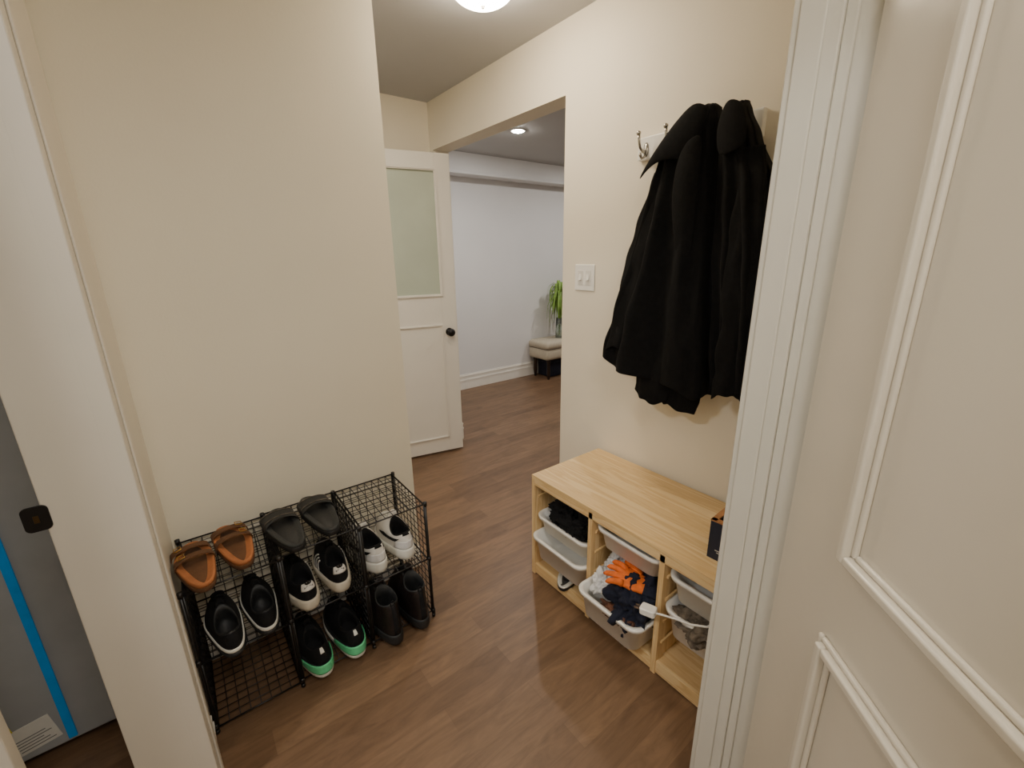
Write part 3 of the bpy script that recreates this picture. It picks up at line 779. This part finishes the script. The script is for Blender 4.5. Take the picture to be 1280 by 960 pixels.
def glove(loc, rot, label):
    t = thing('work_glove', loc, label, 'glove', 'work gloves in the bin'); t.rotation_euler = rot
    rings = []
    for y, wx, wz in ((-0.10, 0.036, 0.016), (-0.07, 0.034, 0.014), (-0.04, 0.038, 0.016), (0.0, 0.045, 0.017), (0.035, 0.044, 0.014), (0.05, 0.038, 0.008)):
        rings.append([(wx*math.cos(a), y, wz*math.sin(a)) for a in [2*math.pi*i/20 for i in range(20)]])
    MB().loft(rings).obj('palm', M['orange'], parent=t, local=True, smooth=True)
    MB().loft([[(p[0]*1.06, p[1], p[2]*1.1) for p in r] for r in rings[:3]]).obj('cuff', M['navyknit'], parent=t, local=True, smooth=True)
    for i, (fx, l, an) in enumerate(((-0.034, 0.056, -0.30), (-0.012, 0.070, -0.10), (0.011, 0.066, 0.10), (0.033, 0.056, 0.28))):
        pts = []; rs = []
        for k in range(8):
            u = k/7
            pts.append((fx+math.sin(an)*l*u, 0.032+l*u*math.cos(an), 0.010*math.sin(u*2.2)-0.018*u*u)); rs.append((0.0130-0.0045*u)*(1 if k < 7 else 0.4))
        MB().tube(pts, rs, 12).obj('finger', M['orange'], parent=t, local=True, smooth=True)
    MB().tube([(0.036, -0.02, 0), (0.052, 0.0, 0.002), (0.062, 0.02, 0.002), (0.068, 0.038, 0.0), (0.070, 0.046, -0.002)], [0.014, 0.014, 0.0125, 0.011, 0.004], 12).obj('thumb', M['orange'], parent=t, local=True, smooth=True)
glove((1.120, 0.785, 0.312), (0.22, -0.12, 0.45), 'orange work glove with navy cuff on top of the navy pile')

# plug and cable
pl = thing('power_adapter', (1.070, 0.682, 0.288), 'white plug adapter with cable lying across the divider', 'adapter', rx=-0.10, rz=0.25)
MB().loft([rrect(0, 0, 0.017, 0.024, 0.006, -0.012), rrect(0, 0, 0.019, 0.026, 0.008, -0.009), rrect(0, 0, 0.019, 0.026, 0.008, 0.009), rrect(0, 0, 0.017, 0.024, 0.006, 0.012)]).obj('plug_body', M['plastic'], parent=pl, local=True, bevel=0.002)
for px in (-0.007, 0.007):
    MB().box(px-0.0012, px+0.0012, 0.026, 0.046, -0.004, 0.004).obj('prong', M['chrome'], parent=pl, local=True)
MB().tube([(0, -0.024, 0), (0.0, -0.05, 0.004), (-0.004, -0.09, 0.012), (-0.012, -0.14, 0.020), (0.0, -0.185, 0.024), (0.03, -0.2, 0.022)], 0.0034, 10).obj('cable', M['plastic'], parent=pl, local=True, smooth=True)
# flip flop under the bins
t = thing('flip_flop', (1.19, 1.16, 0.052), 'small black and white flip flop under the bins', 'sandal', rz=1.9)
footbed(0.22, 0.085, 1, 0.018, M['solew'], t, 0.002, base=M['blackrub'])
mb = MB()
for sg in (1, -1):
    mb.tube([(0, 0.06, 0.018), (sg*0.012, 0.045, 0.036), (sg*0.032, 0.01, 0.036), (sg*0.041, -0.03, 0.014)], 0.005, 8)
mb.obj('thong_strap', M['blackrub'], parent=t, local=True, smooth=True)

# box on the bench
bx = thing('cardboard_box', (1.355, 0.498, BH), 'dark navy cardboard box with kraft edges on the bench', 'box', rz=0.06)
mb = MB(); hx, hy, hh, tt = 0.155, 0.085, 0.130, 0.004
for (x0, x1, y0, y1, z0, z1) in ((-hx, hx, -hy, -hy+tt, 0.001, hh), (-hx, hx, hy-tt, hy, 0.001, hh), (-hx, -hx+tt, -hy+tt, hy-tt, 0.001, hh), (hx-tt, hx, -hy+tt, hy-tt, 0.001, hh), (-hx+tt, hx-tt, -hy+tt, hy-tt, 0.001, 0.005)):
    mb.box(x0, x1, y0, y1, z0, z1)
mb.obj('box_body', M['navy'], parent=bx, local=True)
mb = MB(); mb.box(-hx, hx, hy-0.016, hy+0.001, hh, hh+0.005); mb.box(-hx, hx, -hy, -hy+0.016, hh, hh+0.005)
mb.box(-hx-0.0005, -hx+0.016, -hy, hy, hh+0.0005, hh+0.005)
mb.obj('box_flap', M['kraft'], parent=bx, local=True)
mb = MB()
for k in range(2): mb.box(-hx-0.0008, -hx-0.0002, hy-0.045, hy-0.022-0.006*k, 0.034-0.007*k, 0.0365-0.007*k)
mb.obj('printed_mark', M['whiteink'], parent=bx, local=True)

# ------------------------------------------------------------------ grey cabinet beyond the jamb
cab = thing('metal_cabinet', (-0.75, 1.65, 0), 'grey metal appliance cabinet with blue edge strip and paper label', 'cabinet')
MB().box(-1.15, -0.30, 1.62, 1.71, 0.03, 1.95).obj('body', M['grey'], parent=cab, bevel=0.012, segs=3)
MB().box(-1.13, -0.31, 1.60, 1.62, 0.035, 1.94).obj('front_panel', M['grey'], parent=cab, bevel=0.008, segs=3)
for fx in (-1.10, -0.36): MB().box(fx-0.02, fx+0.02, 1.62, 1.70, 0, 0.03).obj('foot', M['blackrub'], parent=cab)
MB().box(-0.490, -0.470, 1.593, 1.60, 0.05, 0.80).obj('blue_strip', M['blue'], parent=cab, bevel=0.002)
Rl = Matrix.Translation((-0.552, 0, 0.112)) @ Matrix.Rotation(-0.15, 4, 'Y') @ Matrix.Translation((0.552, 0, -0.112))
MB().box(-0.60, -0.505, 1.598, 1.60, 0.066, 0.158, Rl).obj('paper_label', M['paper'], parent=cab)
MB().box(-0.604, -0.578, 1.5972, 1.598, 0.158, 0.184, Rl).obj('yellow_label', M['yellow'], parent=cab)
mb = MB()
for k in range(5): mb.box(-0.59, -0.515-0.01*(k % 3), 1.5974, 1.598, 0.076+0.010*k, 0.0785+0.010*k, Rl)
mb.obj('label_print', M['ink'], parent=cab)

# ------------------------------------------------------------------ far room furniture
OX = 3.92
ot = thing('upholstered_bench', (OX, 3.86, 0), 'beige upholstered bench against the white wall', 'bench')
MB().loft([rrect(OX, 3.87, 0.60, 0.165, 0.03, 0.25), rrect(OX, 3.87, 0.605, 0.17, 0.03, 0.27), rrect(OX, 3.87, 0.605, 0.17, 0.03, 0.37), rrect(OX, 3.87, 0.60, 0.166, 0.03, 0.375),
           rrect(OX, 3.87, 0.61, 0.175, 0.03, 0.38), rrect(OX, 3.87, 0.61, 0.175, 0.03, 0.43), rrect(OX, 3.87, 0.59, 0.155, 0.03, 0.455)]).obj('seat', M['linen'], parent=ot, smooth=True)
MB().tube(rrect(OX, 3.87, 0.606, 0.171, 0.03, 0.375), 0.005, 6, closed=True).obj('piping', M['greycloth'], parent=ot, smooth=True)
for lx in (OX-0.53, OX+0.53):
    for ly in (3.76, 4.0):
        MB().tube([(lx, ly, 0.26), (lx, ly, 0.22), (lx, ly, 0.19), (lx, ly, 0.08), (lx, ly, 0.0)], [0.024, 0.027, 0.020, 0.022, 0.014], 14).obj('leg', M['darkwood'], parent=ot, smooth=True)
bb = thing('storage_box', (3.80, 3.90, 0), 'dark blue fabric box under the upholstered bench', 'box')
MB().box(3.46, 3.98, 3.82, 4.03, 0.002, 0.17).obj('box_body', M['bluebox'], parent=bb, bevel=0.008)
MB().box(3.45, 3.99, 3.81, 4.035, 0.172, 0.20).obj('lid', M['bluebox'], parent=bb, bevel=0.006)
pv = thing('potted_plant', (3.66, 3.87, 0.457), 'leafy arching green plant in a clear glass vase', 'plant')
MB().loft(lathe([(0.045, 0), (0.05, 0.004), (0.045, 0.10), (0.042, 0.24), (0.040, 0.24), (0.042, 0.10), (0.046, 0.008)], 28)).obj('vase', M['vase'], parent=pv, smooth=True, local=True)
rnd = random.Random(8); mb = MB()
for i in range(80):
    az = rnd.uniform(0, 6.28); L = rnd.uniform(0.50, 0.74); out = rnd.uniform(0.06, 0.16)
    droop = rnd.uniform(0.4, 1.1)
    rows = []
    for k in range(12):
        u = k/11
        rr = out*(0.25*u+0.75*min(1, u*1.2)**2)
        z = 0.03+L*math.sin(min(u*1.9, 1.57))-droop*max(0, u-0.55)*0.9
        wd_ = 0.017*math.sin(math.pi*min(0.97, 0.12+u*0.85))+0.001
        c = Vector((rr*math.cos(az), min(rr*math.sin(az), 0.14), z)); tg = Vector((-math.sin(az), math.cos(az), 0))*wd_
        rows.append([c-tg, c+Vector((0, 0, -0.003)), c+tg])
    mb.loft(rows, closed=False)
lv = mb.obj('leaves', M['leaf'], parent=pv, smooth=True, local=True, solid=0.001)

# ------------------------------------------------------------------ camera
cd = bpy.data.cameras.new('cam'); cam = bpy.data.objects.new('cam', cd); COL.objects.link(cam)
cd.sensor_width = 36; cd.lens = 549/1280*36; cd.clip_start = 0.02
R = Matrix(((0.7945, 0.1825, -0.5792), (-0.6065, 0.2147, -0.7655), (-0.0154, 0.9594, 0.2817)))
cam.matrix_world = Matrix.Translation((0, 0, 1.43)) @ R.to_4x4()
scene.camera = cam
